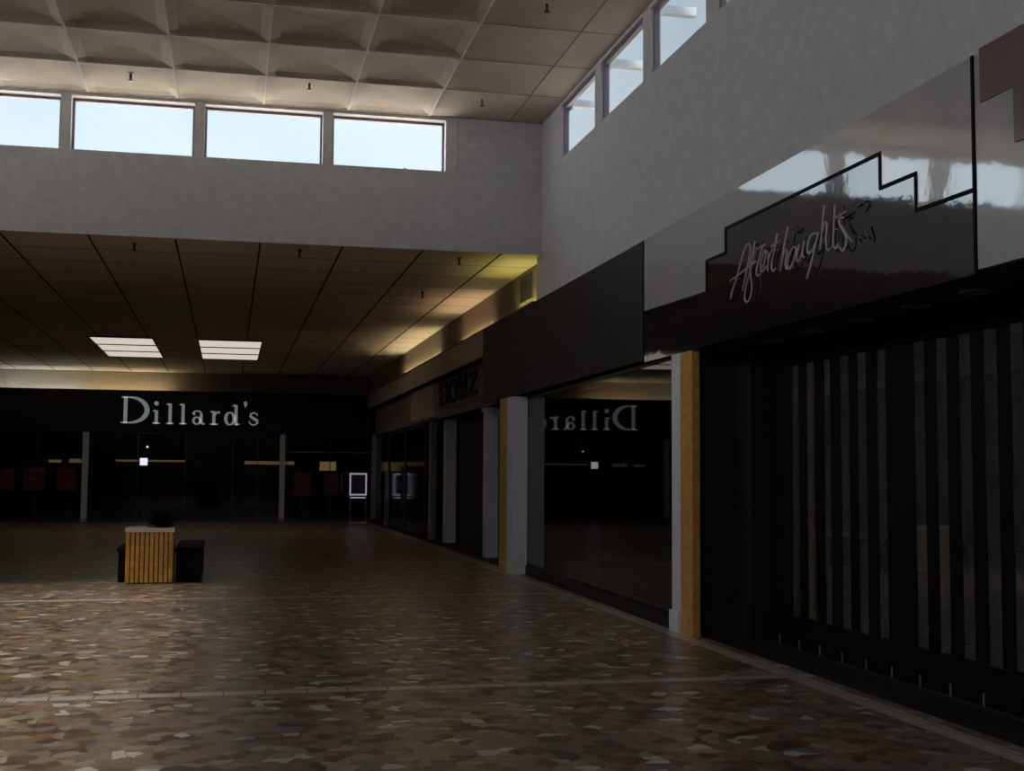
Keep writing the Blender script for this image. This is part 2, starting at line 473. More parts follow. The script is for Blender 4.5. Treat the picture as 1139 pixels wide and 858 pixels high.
STROKES = [
 [(10.84, 3.24), (10.79, 3.31), (10.72, 3.38), (10.61, 3.52), (10.51, 3.64), (10.43, 3.68), (10.38, 3.66), (10.38, 3.6), (10.44, 3.48), (10.51, 3.36), (10.56, 3.28)],
 [(10.84, 3.41), (10.61, 3.44), (10.37, 3.48), (10.27, 3.49)],
 [(10.27, 3.68), (10.32, 3.59), (10.38, 3.5), (10.37, 3.38), (10.35, 3.27), (10.39, 3.19), (10.46, 3.16), (10.51, 3.2), (10.49, 3.28), (10.42, 3.38), (10.33, 3.5), (10.25, 3.62)],
 [(10.11, 3.61), (10.19, 3.5), (10.25, 3.41), (10.22, 3.36), (10.16, 3.37)], [(10.22, 3.6), (10.06, 3.61)],
 [(10.17, 3.39), (10.09, 3.44), (10.04, 3.52), (10.06, 3.56), (10.12, 3.51), (10.16, 3.43), (10.12, 3.38), (10.03, 3.42)],
 [(10.01, 3.54), (9.99, 3.5), (10.01, 3.37)], [(10.0, 3.46), (9.93, 3.53), (9.88, 3.54)],
 [(9.81, 3.66), (9.87, 3.53), (9.93, 3.41), (9.9, 3.35), (9.84, 3.37)], [(9.93, 3.57), (9.76, 3.59)],
 [(9.6, 3.68), (9.67, 3.54), (9.76, 3.33)], [(9.74, 3.39), (9.66, 3.49), (9.62, 3.47), (9.65, 3.39), (9.64, 3.33), (9.58, 3.34)],
 [(9.49, 3.49), (9.58, 3.44), (9.62, 3.35), (9.57, 3.32), (9.49, 3.38), (9.45, 3.47), (9.49, 3.49)],
 [(9.39, 3.49), (9.44, 3.4), (9.42, 3.35), (9.35, 3.4), (9.3, 3.51)], [(9.3, 3.51), (9.34, 3.41), (9.31, 3.37)],
 [(9.06, 3.52), (9.17, 3.53), (9.24, 3.45), (9.23, 3.39), (9.16, 3.4), (9.07, 3.48), (9.05, 3.53)], [(9.05, 3.53), (9.1, 3.43), (9.18, 3.3), (9.26, 3.19)],
 [(8.94, 3.72), (8.98, 3.56), (9.02, 3.38)], [(9.0, 3.49), (8.94, 3.58), (8.9, 3.56), (8.92, 3.43), (8.89, 3.35), (8.83, 3.37)],
 [(8.77, 3.69), (8.79, 3.52), (8.8, 3.38), (8.75, 3.35), (8.71, 3.38)], [(8.79, 3.58), (8.6, 3.6)],
 [(8.63, 3.56), (8.68, 3.57), (8.7, 3.54), (8.65, 3.47), (8.59, 3.39), (8.61, 3.33), (8.66, 3.31), (8.7, 3.35)], [(8.66, 3.5), (8.57, 3.41), (8.5, 3.35)]]
bm = bmesh.new()
for s in STROKES:
    tube(bm, spline([(XR - .042, y, z) for y, z in s], 4), .0085, 6)
for y, z in ((10.7, 3.41), (10.3, 3.5), (9.87, 3.53), (9.57, 3.33), (9.23, 3.4), (8.98, 3.56), (8.79, 3.5)):
    tube(bm, [(XR - .042, y, z), (XR + .002, y, z)], .006, 6)
obj('script_lettering', bm, M['neon'], S1, smooth=True)
for r_, pts in ((.008, [(XR - .03, 8.49, 3.40), (XR - .03, 8.43, 3.37), (XR - .03, 8.36, 3.36)]), (.007, [(XR - .025, 8.52, 3.62), (XR - .03, 8.40, 3.64), (XR - .02, 8.34, 3.60), (XR - .03, 8.42, 3.565)]),
                (.007, [(XR - .025, 8.33, 3.43), (XR - .03, 8.30, 3.36), (XR - .02, 8.28, 3.31)]), (.007, [(XR - .02, 9.56, 3.63), (XR - .03, 9.50, 3.61), (XR - .02, 9.45, 3.64)])):
    obj('broken_tube', tube(bmesh.new(), spline(pts), r_, 6), M['neon_dark'], S1, smooth=True)

F1 = thing('fascia', 'wide plain black fascia without lettering between cream fascia and the low ledge', 'fascia', (XR, 18, Z2))
obj('panel', box(XR, XW - .004, 13.475, 22.72, 2.90, Z1 - .003), M['black_matte'], F1)
obj('edge_strip', box(XR - .006, XR, 13.475, 13.51, 2.90, Z1 - .003), M['dark'], F1)
struct('ceiling_recess_dark', box(XW + .002, 5.2, 13.48, 22.72, 2.96, 2.968), M['black_matte'])

F2 = thing('fascia', 'glossy cream fascia with mauve stepped panel next to the script sign', 'fascia', (XR, 5.5, Z2))
obj('cream_panel', boxes((XR, XW - .004, 3.2, 6.962, 2.90, 4.26)), M['cream'], F2)
obj('mauve_panel', prism_x(bmesh.new(), [(6.89, 4.285), (6.89, 3.94), (6.55, 3.94), (6.55, 3.60), (6.1, 3.60), (6.1, 3.26), (3.2, 3.26), (3.2, 4.285)], XR - .012, XR), M['mauve'], F2)
struct('ceiling_recess_brown', box(4.662, 5.6, 3.2, 6.6, 2.90, 2.94), M['brown'])
struct('wall_shop_side', boxes((4.66, 5.6, YB, 6.2, 0, 2.9)), M['dark'])

struct('ceiling_recess', box(4.602, 5.6, 6.62, 13.475, 2.90, 2.97), M['black_matte'])
struct('wall_recess', boxes((5.20, 5.35, 11.6, 12.45, 0, 2.9), (4.70, 5.20, 12.05, 12.25, 0, 2.9), (5.0, 5.20, 11.55, 12.05, 0, 2.9)), M['dark'])
struct('wall_above_shops', box(4.62, 5.7, YB, 22.7, 2.98, 4.09), M['void'])

def downlight(y, label):
    t = thing('downlight', label, 'downlight', (5.05, y, 2.9), 'recessed downlights in the black recess ceiling')
    bm = bmesh.new()
    n = 24
    a = [(.108, 0), (.108, -.012), (.09, -.012), (.08, 0.0)]
    rings = [[bm.verts.new((5.05 + r * math.cos(2 * PI * i / n), y + r * math.sin(2 * PI * i / n), 2.9 + z)) for i in range(n)] for r, z in a]
    for p, q in zip(rings, rings[1:]):
        for i in range(n):
            bm.faces.new((p[i], p[(i + 1) % n], q[(i + 1) % n], q[i]))
    obj('trim_ring', bm, M['alu'], t)
    obj('lamp', cyl(bmesh.new(), (5.05, y, 2.893), .08, .08, 0, .006, 20), M['dark_metal'], t)
for y, lab in zip((7.78, 8.56, 9.41, 10.29, 11.14, 11.91),
                  ('unlit downlight in black soffit, beside the brown soffit', 'unlit downlight in black soffit, second from the brown soffit', 'unlit downlight in black soffit, third from the brown soffit',
                   'unlit downlight in black soffit, third from the tan pier', 'unlit downlight in black soffit, second from the tan pier', 'unlit downlight in black soffit, the one by the tan pier')):
    downlight(y, lab)

# security gate of the script-sign shop: glazed leaves between dark stiles
GX = 5.20
G = thing('security_gate', 'black folding security gate with tall narrow glass strips', 'gate', (GX, 9.2, 0))
strips = [(883, 891), (900, 909), (919.5, 926.6), (938, 947.6), (957, 967), (979, 989), (1021, 1033), (1046, 1058), (1072, 1085), (1100, 1115), (1130, 1145)]
def y_at(px, X):      # depth on the plane x = X for a column of the photograph near eye level
    q = (px - 569.5) / 1400.0
    dx, dy = q * Rv[0] + Fv[0] - .16 * Uv[0], q * Rv[1] + Fv[1] - .16 * Uv[1]
    return X * dy / dx
ye = [(y_at(b, GX), y_at(a, GX)) for a, b in strips]
ye.append((ye[-1][0] - .38, ye[-1][0] - .20)); ye.append((ye[-1][0] - .38, ye[-1][0] - .20))
lo, hi = ye[-1][0] - .2, 11.55
for a, b in ye:
    obj('glass_strip', box(GX - .004, GX + .004, a, b, .30, 2.66), M['gate_glass'], G)
cuts = [hi] + [e for a, b in ye for e in (b, a)] + [lo]
for k in range(0, len(cuts), 2):
    obj('stile', box(GX - .008, GX + .03, cuts[k + 1], cuts[k], .30, 2.66), M['stile'], G)
obj('top_rail', box(GX - .04, GX + .04, lo, hi, 2.66, 2.9), M['stile'], G)
obj('bottom_rail', box(GX - .04, GX + .04, lo, hi, .02, .30), M['stile'], G)
obj('track', box(GX - .06, GX + .06, lo, hi, 0, .02), M['dark_metal'], G)
for k in range(9):
    y = 11.25 - .415 * k
    obj('floor_bolt', cyl(bmesh.new(), (GX - .05, y, .02), .008, .008, 0, .09, 8), M['alu'], G)
for z in (1.05, 1.9):
    obj('cross_rod', cyl(bmesh.new(), (GX + .045, lo, z), .008, .008, 0, hi - lo, 8, 'y'), M['dark_metal'], G)

# pier between the two shops
P = thing('pier', 'slim pier with tan wood face and white side beside the black gate', 'pier', (4.58, 12.2, 0))
obj('tan_panel', box(4.54, 4.62, 11.95, 12.28, 0, 2.87), M['tan'], P)
obj('white_panel', boxes((4.53, 4.64, 12.28, 12.52, 0, 2.87), (4.505, 4.53, 12.28, 12.55, 0, .22)), M['white'], P)

# big shop window that mirrors the department store
W = thing('shop_window', 'large dark shop window under the plain black fascia', 'window', (4.66, 16.3, 0))
def skew_box(bm, y0, y1, z0, z1, dx0, dx1):
    f = lambda y: 4.605 + .023 * (y - 13.0)
    v = [bm.verts.new((f(y) + d, y, z)) for d in (dx0, dx1) for y in (y0, y1) for z in (z0, z1)]
    for q in ((0, 1, 3, 2), (4, 6, 7, 5), (0, 4, 5, 1), (2, 3, 7, 6), (0, 2, 6, 4), (1, 5, 7, 3)):
        bm.faces.new([v[i] for i in q])
    return bm
obj('pane', skew_box(bmesh.new(), 12.54, 19.99, .16, 2.84, 0, .012), M['shop_glass'], W)
obj('plinth', skew_box(bmesh.new(), 12.54, 19.99, 0, .15, -.04, .2), M['black_matte'], W)
obj('head_rail', skew_box(bmesh.new(), 12.54, 19.99, 2.84, 2.87, -.02, .05), M['dark_metal'], W)
for y in (15.1, 17.4):
    obj('joint', skew_box(bmesh.new(), y - .006, y + .006, .16, 2.84, .013, .03), M['dark_metal'], W)

P = thing('pier', 'white square pier under the far end of the plain black fascia', 'pier', (4.64, 20.2, 0))
obj('white_panel', box(4.50, 4.755, 20.0, 20.4, 0, 2.88), M['white'], P)
obj('tan_panel', box(4.49, 4.56, 20.4, 20.95, 0, 2.88), M['tan'], P)
P = thing('pier', 'white pier with sloped cap beyond the plain black fascia', 'pier', (5.0, 24.1, 0))
obj('shaft', box(4.88, 5.12, 24.0, 24.3, 0, 2.86), M['white'], P)
obj('side_panel', box(5.12, 5.22, 24.04, 24.3, .0, 2.78), M['taupe'], P)
obj('cap', prism_x(bmesh.new(), [(23.9, 2.78), (23.9, 2.91), (24.35, 2.91), (24.35, 2.86)], 4.84, 5.26), M['white'], P)
P = thing('pier', 'dim grey pier with a darker pilaster, next along from the capped pier', 'pier', (5.05, 29.5, 0))
obj('shaft', box(5.0, 5.24, 29.3, 29.7, 0, 2.9), M['white'], P)
obj('side_panel', box(4.86, 5.0, 30.7, 31.1, 0, 2.9), M['taupe'], P)

# ledge and dim shop fronts beyond
Lg = thing('cove_ledge', 'long cream ledge hiding lamps below the low ceiling', 'ledge', (XR, 33, 3.79))
obj('face_board', box(XR, XR + .05, 22.72, 42.6, 3.79, 4.268), M['ledge'], Lg)
obj('lip', box(XR - .012, XR + .06, 18.82, 42.6, 4.27, 4.29), M['brown'], Lg)
obj('tray', box(XR + .05, 4.72, 18.82, 42.6, 4.08, 4.11), M['ledge'], Lg)
struct('wall_right_shops', box(4.80, 4.9, 23.0, 42.4, 2.92, 3.79), M['taupe'])
struct('wall_right_entry', box(5.28, 5.36, 20.95, 31.4, 0, 2.92), M['dark'])
struct('ceiling_recess_far', box(4.59, 5.3, 22.72, 43.4, 3.79, 3.85), M['black_matte'])
tag(obj('sign_box', box(4.62, 4.80, 29.0, 32.6, 2.95, 3.72), M['ledge'], bevel=.01), 'blank pale box sign under the cream ledge', 'sign')
S2 = thing('store_sign', 'taupe shop sign with dark illegible block letters under the ledge', 'sign', (4.78, 26.5, 3.2))
obj('backing', box(4.775, 4.80, 23.6, 28.95, 3.10, 3.75), M['taupe'], S2)
def bar_letter(y0, segs):
    bm = bmesh.new()
    for (a, za, b, zb) in segs:      # strokes in letter units, y grows away from the reader's right
        p, q = Vector((y0 - a, 3.19 + za)), Vector((y0 - b, 3.19 + zb))
        d = (q - p).normalized(); n = Vector((-d.y, d.x))
        hw = .10 if abs(d.y) > .5 else .055
        prism_x(bm, [tuple(p + n * hw), tuple(q + n * hw), tuple(q - n * hw), tuple(p - n * hw)], 4.735, 4.775)
    obj('letter', bm, M['dim_letter'], S2)
bar_letter(28.7, [(0, 0, 0, .48), (0, .44, .75, .44), (0, .24, .7, .24), (0, .04, .75, .04), (.78, .02, .78, .46)])
bar_letter(27.5, [(0, 0, 0, .48), (0, .44, .7, .44), (0, .04, .7, .04), (.75, .05, .75, .44)])
bar_letter(26.3, [(0, 0, 0, .48), (0, .46, .35, .05), (.35, .05, .7, .46), (.7, 0, .7, .48)])
bar_letter(25.2, [(0, .44, .8, .44), (.8, .44, 0, .05), (0, .05, .8, .05)])

V = thing('wall_vent', 'grey louvred vent in the lit wall by the corner', 'vent', (4.71, 19.98, 4.67))
obj('frame', boxes((4.70, 4.72, 19.58, 20.37, 4.45, 4.475), (4.70, 4.72, 19.58, 20.37, 4.865, 4.89), (4.70, 4.72, 19.58, 19.61, 4.475, 4.865), (4.70, 4.72, 20.34, 20.37, 4.475, 4.865)), M['vent'], V)
bm = bmesh.new()
for k in range(9):
    z = 4.49 + .043 * k
    prism_x(bm, [(19.61, z), (20.34, z), (20.34, z + .026), (19.61, z + .026)], 4.705, 4.715)
obj('louvres', bm, M['vent'], V)

# cove lamps
def cove_lamp(x, y0, y1, z, m, label, ax='y'):
    t = thing('cove_lamp', label, 'lamp', (x, y0, z), 'fluorescent lamps hidden in the coves')
    L_ = y1 - y0
    if ax == 'y':
        obj('tube', cyl(bmesh.new(), (x, y0, z), .019, .019, 0, L_, 12, 'y'), m, t)
        obj('batten', box(x - .025, x + .025, y0, y1, z - .07, z - .022), M['ledge'], t)
    else:
        obj('tube', cyl(bmesh.new(), (y0, x, z), .019, .019, 0, L_, 12, 'x'), m, t)
        obj('batten', box(y0, y1, x - .025, x + .025, z - .07, z - .022), M['ledge'], t)
cove_lamp(4.655, 18.9, 20.5, 4.245, M['tube_yel'], 'yellow fluorescent lamp behind the ledge by the vent')
cove_lamp(4.655, 22.6, 25.8, 4.245, M['tube_warm'], 'warm fluorescent lamp behind the ledge above the dark letters')
cove_lamp(4.655, 28.6, 34.6, 4.245, M['tube_cream'], 'cream fluorescent lamp behind the ledge above the box sign')

# ---------------------------------------------------------------- department store front
D = thing('store_sign', 'black department store fascia with pale serif letters', 'sign', (-1.4, YD, 2.9))
obj('backing', boxes((XL, 4.54, YD, YD + .06, 2.90, 4.285), (XL, 4.54, YD + .06, YD + .9, 2.90, 2.95)), M['dark'], D)
struct('wall_store_head', box(XL, 4.72, 43.6, 43.7, 2.95, ZL), M['taupe'])
K = .00457
def ribbon(bm, pts, ws):
    """flat stroke with varying width, given in letter units, extruded from the fascia"""
    n = len(pts); Lf, Rt = [], []
    for i in range(n):
        p = Vector(pts[i]); t = (Vector(pts[min(i + 1, n - 1)]) - Vector(pts[max(i - 1, 0)])).normalized()
        q = Vector((-t.y, t.x)) * ws[i] / 2
        Lf.append(p + q); Rt.append(p - q)
    def V3(p, y): return (-3.45 + (p.x - 95) * K, y, 3.20 + p.y * K)
    A = [[bm.verts.new(V3(p, y)) for p in row] for y in (YD - .05, YD) for row in (Lf, Rt)]
    for i in range(n - 1):
        bm.faces.new((A[0][i], A[0][i + 1], A[1][i + 1], A[1][i]))
        bm.faces.new((A[2][i], A[3][i], A[3][i + 1], A[2][i + 1]))
        bm.faces.new((A[0][i], A[2][i], A[2][i + 1], A[0][i + 1]))
        bm.faces.new((A[1][i], A[1][i + 1], A[3][i + 1], A[3][i]))
    for i in (0, n - 1):
        bm.faces.new((A[0][i], A[1][i], A[3][i], A[2][i]))
def rc(bm, x0, x1, z0, z1): ribbon(bm, [((x0 + x1) / 2, z0), ((x0 + x1) / 2, z1)], [x1 - x0] * 2)
def arc(bm, cx, cz, rx, rz, a0, a1, w, n=20):
    """w(t) is the stroke width at angle t"""
    T = [a0 + (a1 - a0) * i / n for i in range(n + 1)]
    ribbon(bm, [(cx + rx * math.cos(t), cz + rz * math.sin(t)) for t in T], [w(t) for t in T])
def sh(x): return -(x - 95) * .0178
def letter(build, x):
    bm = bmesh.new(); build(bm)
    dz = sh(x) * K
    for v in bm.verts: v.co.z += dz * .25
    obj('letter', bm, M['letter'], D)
def l_D(b):
    rc(b, 113, 138, 0, 190); rc(b, 95, 160, 0, 10); rc(b, 98, 160, 180, 190)
    arc(b, 155, 95, 118, 90, -PI / 2, PI / 2, lambda t: 10 + 24 * max(0, math.cos(t)))
def l_i(b):
    rc(b, 327, 349, 0, 96); rc(b, 312, 364, 0, 9); ribbon(b, [(314, 90), (330, 96)], [8, 10])
    arc(b, 337, 146, 8, 8, 0, 2 * PI, lambda t: 16, 14)
def l_l(o_):
    def f(b):
        rc(b, o_ + 14, o_ + 36, 0, 146); rc(b, o_, o_ + 49, 0, 9); ribbon(b, [(o_, 138), (o_ + 18, 146)], [8, 10])
    return f
def l_a(b):
    arc(b, 622, 72, 28, 26, PI * .95, 0, lambda t: 9 + 6 * abs(math.cos(t)))
    ribbon(b, [(650, 74), (650, 14), (662, 4), (678, 6)], [20, 20, 14, 6])
    arc(b, 620, 28, 24, 25, 0, 2 * PI, lambda t: 9 + 8 * abs(math.cos(t)))
    ribbon(b, [(597, 70), (603, 78)], [18, 18])
def l_r(b):
    rc(b, 728, 750, 0, 98); rc(b, 713, 768, 0, 9); ribbon(b, [(714, 92), (732, 98)], [8, 10])
    ribbon(b, [(748, 70), (756, 88), (770, 93), (780, 86)], [8, 12, 16, 18])
def l_d(b):
    arc(b, 852, 47, 30, 44, 0, 2 * PI, lambda t: 9 + 14 * abs(math.cos(t)), 24)
    rc(b, 884, 906, 0, 146); ribbon(b, [(868, 138), (888, 146)], [8, 10]); ribbon(b, [(895, 6), (922, 8)], [12, 6])
def l_q(b):
    ribbon(b, [(957, 172), (963, 150), (958, 132)], [24, 22, 6])
def l_s(b):
    ribbon(b, [(1047, 70), (1046, 84), (1022, 94), (1000, 84), (998, 66), (1020, 52), (1044, 38), (1048, 20), (1030, 5), (1006, 6), (992, 20), (991, 32)],
           [8, 8, 9, 14, 18, 20, 20, 16, 10, 9, 8, 8])
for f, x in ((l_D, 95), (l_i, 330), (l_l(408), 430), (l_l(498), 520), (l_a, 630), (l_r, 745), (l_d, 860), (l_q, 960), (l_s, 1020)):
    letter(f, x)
cove_lamp(43.25, XL + .05, -4.75, 4.22, M['tube_cool'], 'cool fluorescent lamp behind the department store fascia', 'x')
cove_lamp(43.25, -4.65, -2.0, 4.22, M['tube_cream'], 'cream fluorescent lamp behind the fascia above the pale D', 'x')

for x0, x1, lab in ((-4.60, -4.42, 'pale slim post of the store front behind the slatted box'), (1.66, 1.83, 'pale slim post of the store front between the sign and chrome poster stand')):
    p = thing('store_post', lab, 'post', ((x0 + x1) / 2, YD, 0), 'pale posts of the department store front')
    obj('shaft', box(x0, x1, YD - .10, YD + .12, 0, 2.895), M['white'], p)
    obj('base', box(x0 - .01, x1 + .01, YD - .11, YD - .10, 0, .12), M['alu'], p)

SF = thing('storefront', 'dark glazed department store entrance under the black fascia', 'storefront', (-1.4, YD, 0))
mull = [-7.3, -6.02, -4.35, -2.9, -1.39, .13, .96, 1.9, 3.34, 4.7]
for a, b in zip(mull, mull[1:]):
    if b - a > .3:
        obj('pane', box(a + .02, b - .02, YD + .18, YD + .19, .1, 2.88), M['store_glass'], SF)
for a in mull[1:-1]:
    obj('mullion', box(a - .014, a + .014, YD + .15, YD + .22, .1, 2.89), M['dark_metal'], SF)
obj('sill', box(XL, 4.8, YD + .15, YD + .22, 0, .1), M['dark_metal'], SF)
for a, b in ((1.9, 3.34), (3.36, 4.7)):
    obj('transom', box(a, b, YD + .13, YD + .15, 2.31, 2.335), M['alu'], SF)
J = thing('door_post', 'grey metal post where the store front meets the shops', 'post', (4.8, YD, 0))
obj('shaft', box(4.70, 4.86, 42.46, 42.62, 0, 2.95), M['alu'], J)
obj('base', box(4.69, 4.87, 42.45, 42.63, 0, .1), M['dark_metal'], J)
struct('wall_store_interior', boxes((XL, 9.5, 57.8, 58, 0, ZL), (5.0, 9.5, 43.4, 43.5, 0, ZL)), M['void'])

# the store's interior
def valance(x0, x1, z, y, lab, h=.075):
    t = thing('shelf_light', lab, 'shelf light', ((x0 + x1) / 2, y, z), 'lit display valances inside the department store')
    obj('light_strip', box(x0, x1, y, y + .03, z - h, z), M['strip'], t)
    obj('shelf', box(x0 - .03, x1 + .03, y - .05, y + .45, z, z + .05), M['dark'], t)
    obj('back_board', box(x0 - .03, x1 + .03, y + .45, y + .5, 0, z + .05), M['cloth'], t)
valance(-8.0 + .75, -6.75, 2.11, 55, 'short lit valance in the store behind the red cards', .12)
valance(-6.45, -5.75, 2.15, 55, 'lit valance in the store touching the slim post behind the slatted box', .16)
valance(-4.6, -1.78, 2.13, 55, 'longest lit valance in the store behind the bright screen')
valance(.66, 2.75, 2.12, 55, 'lit valance in the store behind the post near the lamp', .14)
L1 = thing('display_lamp', 'glowing tan drum lamp shade inside the store', 'lamp', (3.66, 48, 1.35))
obj('shade', cyl(bmesh.new(), (3.66, 48, 1.72), .31, .30, 0, .33, 20), M['shade'], L1, smooth=True)
obj('stem', cyl(bmesh.new(), (3.66, 48, 0), .03, .03, .04, 1.72, 10), M['dark_metal'], L1)
obj('base', cyl(bmesh.new(), (3.66, 48, 0), .18, .16, 0, .04, 16), M['dark_metal'], L1)
L2 = thing('display_screen', 'bright white screen standing inside the store', 'screen', (-2.97, 47, 0))
obj('panel', box(-3.10, -2.84, 47, 47.04, 1.86, 2.12), M['screen'], L2)
obj('stand', boxes((-2.99, -2.95, 47.01, 47.03, .03, 1.86), (-3.1, -2.84, 46.9, 47.15, 0, .03)), M['dark_metal'], L2)
L3 = thing('spotlight', 'tiny glowing spotlight hanging above the bright screen', 'lamp', (-2.98, 49, 2.6))
bm = bmesh.new(); bmesh.ops.create_icosphere(bm, subdivisions=2, radius=.045, matrix=Matrix.Translation((-2.98, 49, 2.56)))
obj('bulb', bm, M['bulb'], L3, smooth=True)
obj('stem', cyl(bmesh.new(), (-2.98, 49, 2.6), .012, .012, 0, ZL - 2.6, 8), M['dark_metal'], L3)

def rack(x, y, w, m, lab):
    t = thing('clothing_rack', lab, 'clothing rack', (x, y, 0), 'clothing racks in the dark store')
    obj('rail', cyl(bmesh.new(), (x - w / 2, y, 1.42), .015, .015, 0, w, 8, 'x'), M['dark_metal'], t)
    for s in (-1, 1):
        obj('leg', boxes((x + s * w / 2 - .015, x + s * w / 2 + .015, y - .015, y + .015, .03, 1.42), (x + s * w / 2 - .02, x + s * w / 2 + .02, y - .25, y + .25, 0, .03)), M['dark_metal'], t)
    bm = bmesh.new()
    n = int(w / .07)
    for k in range(n):
        xx = x - w / 2 + .06 + k * (w - .12) / max(1, n - 1); dz = random.uniform(0, .2)
        v = [bm.verts.new(p) for p in ((xx - .02, y - .05, 1.40), (xx + .02, y + .05, 1.40), (xx + .02, y + .22, 1.33), (xx + .03, y + .24, .55 + dz), (xx - .03, y - .24, .55 + dz), (xx - .02, y - .22, 1.33))]
        bm.faces.new(v)
        r = bmesh.ops.extrude_face_region(bm, geom=[bm.faces[-1]]) if False else None
        v2 = [bm.verts.new(q.co + Vector((.03, 0, 0))) for q in v]
        bm.faces.new(v2[::-1])
        for i in range(6):
            j = (i + 1) % 6; bm.faces.new((v[i], v2[i], v2[j], v[j]))
    obj('garments', bm, m, t)
rack(-2.2, 46.0, 1.3, M['cloth_red'], 'rack of wine red garments below the bright screen')
rack(.4, 46.4, 1.4, M['cloth'], 'rack of dark garments inside the store near the pale post')
rack(-3.6, 46.6, .9, M['cloth'], 'rack of dark garments beside the wine red garments')

# red sale cards on stands and the chrome poster stand
def sale_stand(x0, x1, y, z0, z1, lab, lines):
    xm = (x0 + x1) / 2
    t = thing('sale_sign', lab, 'sign', (xm, y, 0), 'red sale cards in the store windows')
    obj('card', box(x0, x1, y - .01, y + .01, z0, z1), M['red'], t)
    for fz, a, b, h in lines:
        z, k, e = z0 + (z1 - z0) * fz, x0 + (x1 - x0) * a, x0 + (x1 - x0) * b
        obj('printed_line', box(k, e, y - .013, y - .01, z, z + h), M['print'], t)
    obj('pole', cyl(bmesh.new(), (xm, y, 0), .014, .014, .03, z0, 8), M['steel'], t)
    obj('base', cyl(bmesh.new(), (xm, y, 0), .17, .15, 0, .03, 18), M['steel'], t)
LN = [(.80, .2, .85, .05), (.45, .1, .9, .035), (.22, .25, .8, .03)]
sale_stand(-6.52, -5.86, 43.6, 1.01, 1.78, 'red card on a pole with white heading, at the mullion', [(.78, .3, 1.0, .10), (.40, .1, .55, .09), (.2, .3, .8, .03)])
sale_stand(-5.48, -4.88, 43.6, 1.00, 1.78, 'plain red card on a pale pole next to the slim post', LN)
sale_stand(-7.2, -6.78, 43.6, 1.02, 1.72, 'red card at the store end cut by the picture edge', LN)
sale_stand(2.16, 2.76, 43.6, .84, 1.65, 'red card with printed lines below the valance, by the second slim post', LN)
sale_stand(3.20, 3.68, 43.6, .87, 1.62, 'darker red card below the drum lamp shade', [(.45, .1, .9, .03)])

T = thing('poster_stand', 'chrome framed poster stand with a purple poster', 'poster stand', (4.20, 41.3, 0))
x0, x1, y, z0, z1 = 3.86, 4.42, 41.3, .90, 1.63
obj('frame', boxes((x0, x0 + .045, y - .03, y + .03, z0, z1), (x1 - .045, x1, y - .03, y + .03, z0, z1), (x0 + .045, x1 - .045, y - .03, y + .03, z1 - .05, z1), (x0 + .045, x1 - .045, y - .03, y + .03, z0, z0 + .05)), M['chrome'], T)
obj('poster', box(x0 + .045, x1 - .045, y - .01, y + .01, z0 + .05, z1 - .05), M['poster'], T)
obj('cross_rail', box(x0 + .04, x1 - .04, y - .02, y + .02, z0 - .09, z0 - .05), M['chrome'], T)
for xx in (x0 + .01, x1 - .035):
    obj('leg', box(xx, xx + .025, y - .015, y + .015, .035, z0), M['alu'], T)
obj('base', boxes((x0, x1, y - .02, y + .02, 0, .035), (x0, x0 + .05, y - .22, y + .22, 0, .03), (x1 - .05, x1, y - .22, y + .22, 0, .03)), M['white'], T)

DG = thing('shop_window', 'dark side shop window near the department store corner', 'window', (4.8, 37, 0))
obj('pane', box(4.86, 4.87, 31.56, 42.4, .1, 2.82), M['side_glass'], DG)
obj('frame', boxes((4.82, 4.90, 31.5, 42.45, 0, .1), (4.82, 4.90, 31.5, 42.45, 2.82, 2.9), (4.82, 4.90, 31.5, 31.56, .1, 2.82), (4.82, 4.90, 35.2, 35.26, .1, 2.82), (4.82, 4.90, 38.9, 38.96, .1, 2.82)), M['dark_metal'], DG)
T_mirror = thing('poster_stand', 'narrow grey frame standing in for a poster stand reflected in the side shop window', 'poster stand', (4.66, 37.4, 0))  # solid frame built in place of a mirror image in the glass
obj('frame', boxes((4.60, 4.64, 37.9, 37.93, .03, 1.66), (4.60, 4.64, 37.3, 37.33, .03, 1.66), (4.60, 4.64, 37.33, 37.9, 1.62, 1.66), (4.60, 4.64, 37.33, 37.9, .85, .88)), M['alu'], T_mirror)
obj('poster', box(4.61, 4.63, 37.33, 37.9, .88, 1.62), M['poster'], T_mirror)
obj('base', box(4.54, 4.70, 37.28, 37.95, 0, .03), M['dark_metal'], T_mirror)

# ceiling lights of the low ceiling
def ceiling_light(x0, x1, y0, y1, lab):
    t = thing('ceiling_light', lab, 'ceiling light', ((x0 + x1) / 2, (y0 + y1) / 2, ZL), 'lit ceiling lights before the department store')
    e = .03
    n = 3; d = (y1 - y0) / n
    fr = [(x0 - e, x0, y0 - e, y1 + e, ZL - .035, ZL), (x1, x1 + e, y0 - e, y1 + e, ZL - .035, ZL)]
    for k in range(n + 1):
        w = .09 if 0 < k < n else e
        fr.append((x0, x1, y0 + d * k - w, y0 + d * k + w, ZL - .035, ZL))
    obj('frame', boxes(*fr), M['dark_metal'], t)
    for k in range(n):
        obj('lens', box(x0, x1, y0 + d * k + .09, y0 + d * (k + 1) - .09, ZL - .025, ZL - .005), M['lens'], t)
ceiling_light(-3.42, -1.93, 32.4, 37.8, 'lit three panel ceiling light above the big sign letter D')
ceiling_light(-.80, .755, 32.4, 37.8, 'lit three panel ceiling light above the sign letters d and s')

